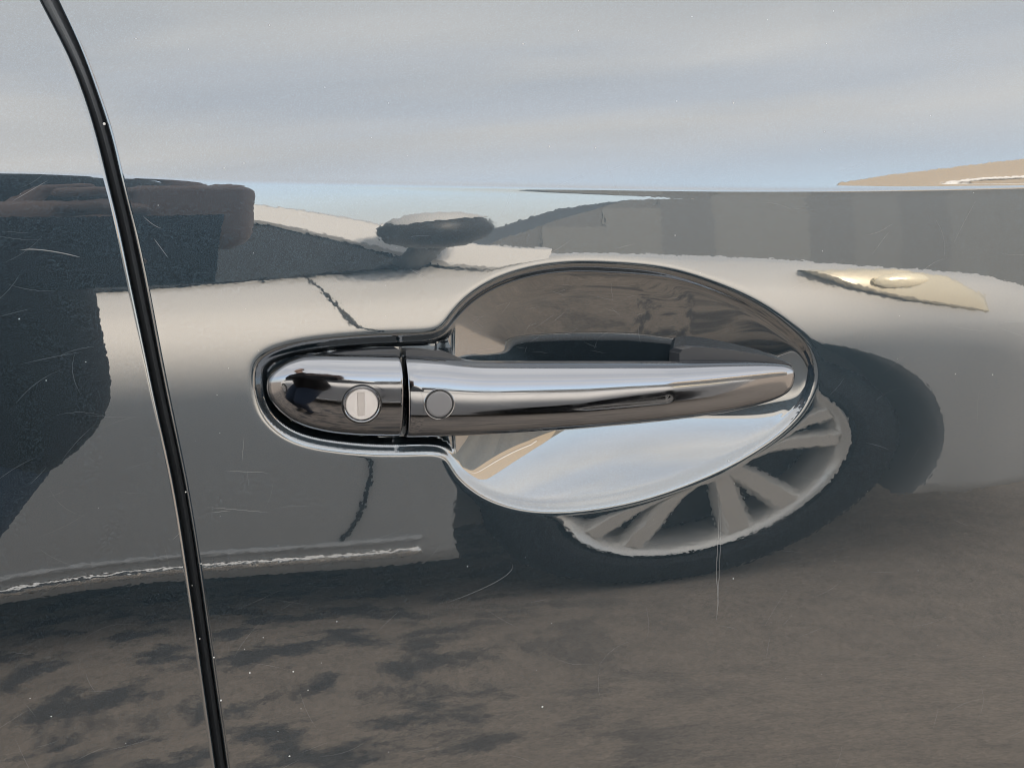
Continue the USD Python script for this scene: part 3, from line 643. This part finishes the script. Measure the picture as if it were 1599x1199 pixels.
S += m3.Manifold.sphere(.016, 12).translate([-.47, -.472, 1.33])
def hand(base, dirx, n=4):
    h = m3.Manifold.batch_hull([m3.Manifold.sphere(.018, 16).translate((np.array(base)+o).tolist()) for o in ([0, 0, .03], [0, 0, -.03], [dirx*.05, .012, .028], [dirx*.05, .012, -.028])])
    for q in range(n):
        zq = .03-.02*q; p = np.array(base)+[dirx*.05, .012, zq]
        h += hull_chain([(p, .009), (p+[dirx*.03, .018, 0], .0085), (p+[dirx*.055, .022, -.002], .0075)], 12)
    p = np.array(base)+[dirx*.015, 0, .035]
    h += hull_chain([(p, .011), (p+[dirx*.025, .0, .03], .009), (p+[dirx*.05, .004, .035], .008)], 12)
    return h
S += hand((-.27, -.435, .985), 1)
S += hull_chain([((-.145, -.5, 1.02), .03), ((-.13, -.44, 1.01), .026)])+hand((-.11, -.432, 1.01), -1)
S += hull_chain([((-.43, -.60, 1.16), .05), ((-.42, -.62, 1.05), .07), ((-.27, -.60, 1.09), .04), ((-.18, -.62, 1.05), .035), ((-.145, -.5, 1.02), .03)])
S += hull_chain([((-.42, -.62, 1.05), .07), ((-.58, -.60, 1.10), .04), ((-.56, -.48, 1.0), .032), ((-.30, -.445, 1.0), .028), ((-.27, -.435, .99), .024)])
body_skin = obj('body', to_tm(S), 'skin_mat', pe, smooth=50)
obj('jacket', j, 'jacket_mat', pe, smooth=60); obj('jeans', k_, 'jeans_mat', pe, smooth=60)
hr = m3.Manifold.sphere(.092, 32).translate([-.482, -.575, 1.375])-m3.Manifold.cube([.3, .2, .2], True).translate([-.48, -.47, 1.30])
obj('hair', to_tm(hr), 'hair_mat', pe)
for x_ in (-.52, -.68):
    obj('shoe', to_tm(m3.Manifold.batch_hull([m3.Manifold.sphere(.045, 20).translate([x_, -.73, .046]), m3.Manifold.sphere(.038, 20).translate([x_, -.55, .039])])), 'rubber_mat', pe)
ph = trimesh.creation.box(extents=(.155, .074, .008)); Mp = np.eye(4); Mp[:3, 0] = rt; Mp[:3, 1] = up; Mp[:3, 2] = back
Mp[:3, 3] = C-rt*.066+up*.026+back*.016; ph.apply_transform(Mp)
tag(obj('phone', ph, 'phone_mat', smooth=False), 'dark phone held sideways in both hands of the crouching person', 'phone')

# shed and house across the way
sh_ = thing('shed', 'long low dark boarded shed with a sloping left roof', 'shed', (0, -8, 0))
poly = Polygon([(.85, 0), (.85, 1.0), (1.70, 2.04), (4.0, 2.40), (9.0, 2.55), (9.0, 0)])
w = trimesh.creation.extrude_polygon(poly, 2.2, engine='earcut'); w = trimesh.Trimesh(np.stack([w.vertices[:, 0], -w.vertices[:, 2], w.vertices[:, 1]], 1), w.faces); 
if w.volume < 0: w.invert()
obj('wall', w, 'shed_mat', sh_, smooth=False)
zt = lambda x_: np.interp(x_, [.85, 1.7, 4, 9], [1.0, 2.04, 2.4, 2.55])
for x_ in np.arange(.95, 8.8, .3):
    obj('board', box(x_, x_+.2995, .002, .006+.004*rng.random(), .05, min(zt(x_), zt(x_+.3))-.02), ('shed_mat', 'shed_board_mat', 'shed_pale_mat')[int(rng.random()*3)], sh_, smooth=False)
ho = thing('house', 'beige rendered house with a low pitched roof beyond the shed', 'house', (0, -14, 0))
poly = Polygon([(4.8, 0), (4.8, 3.3), (5.15, 3.95), (5.7, 4.3), (7.0, 4.85), (12, 6.4), (17, 4.78), (17, 0)])
w = trimesh.creation.extrude_polygon(poly, 7, engine='earcut'); w = trimesh.Trimesh(np.stack([w.vertices[:, 0], -w.vertices[:, 2], w.vertices[:, 1]], 1), w.faces)
if w.volume < 0: w.invert()
obj('wall', w, 'house_mat', ho, smooth=False)
obj('gutter', to_tm(hull_chain([((6.2, .05, 3.82), .06), ((6.6, .05, 4.0), .06), ((14, .05, 4.5), .06)])), 'white_mat', ho)
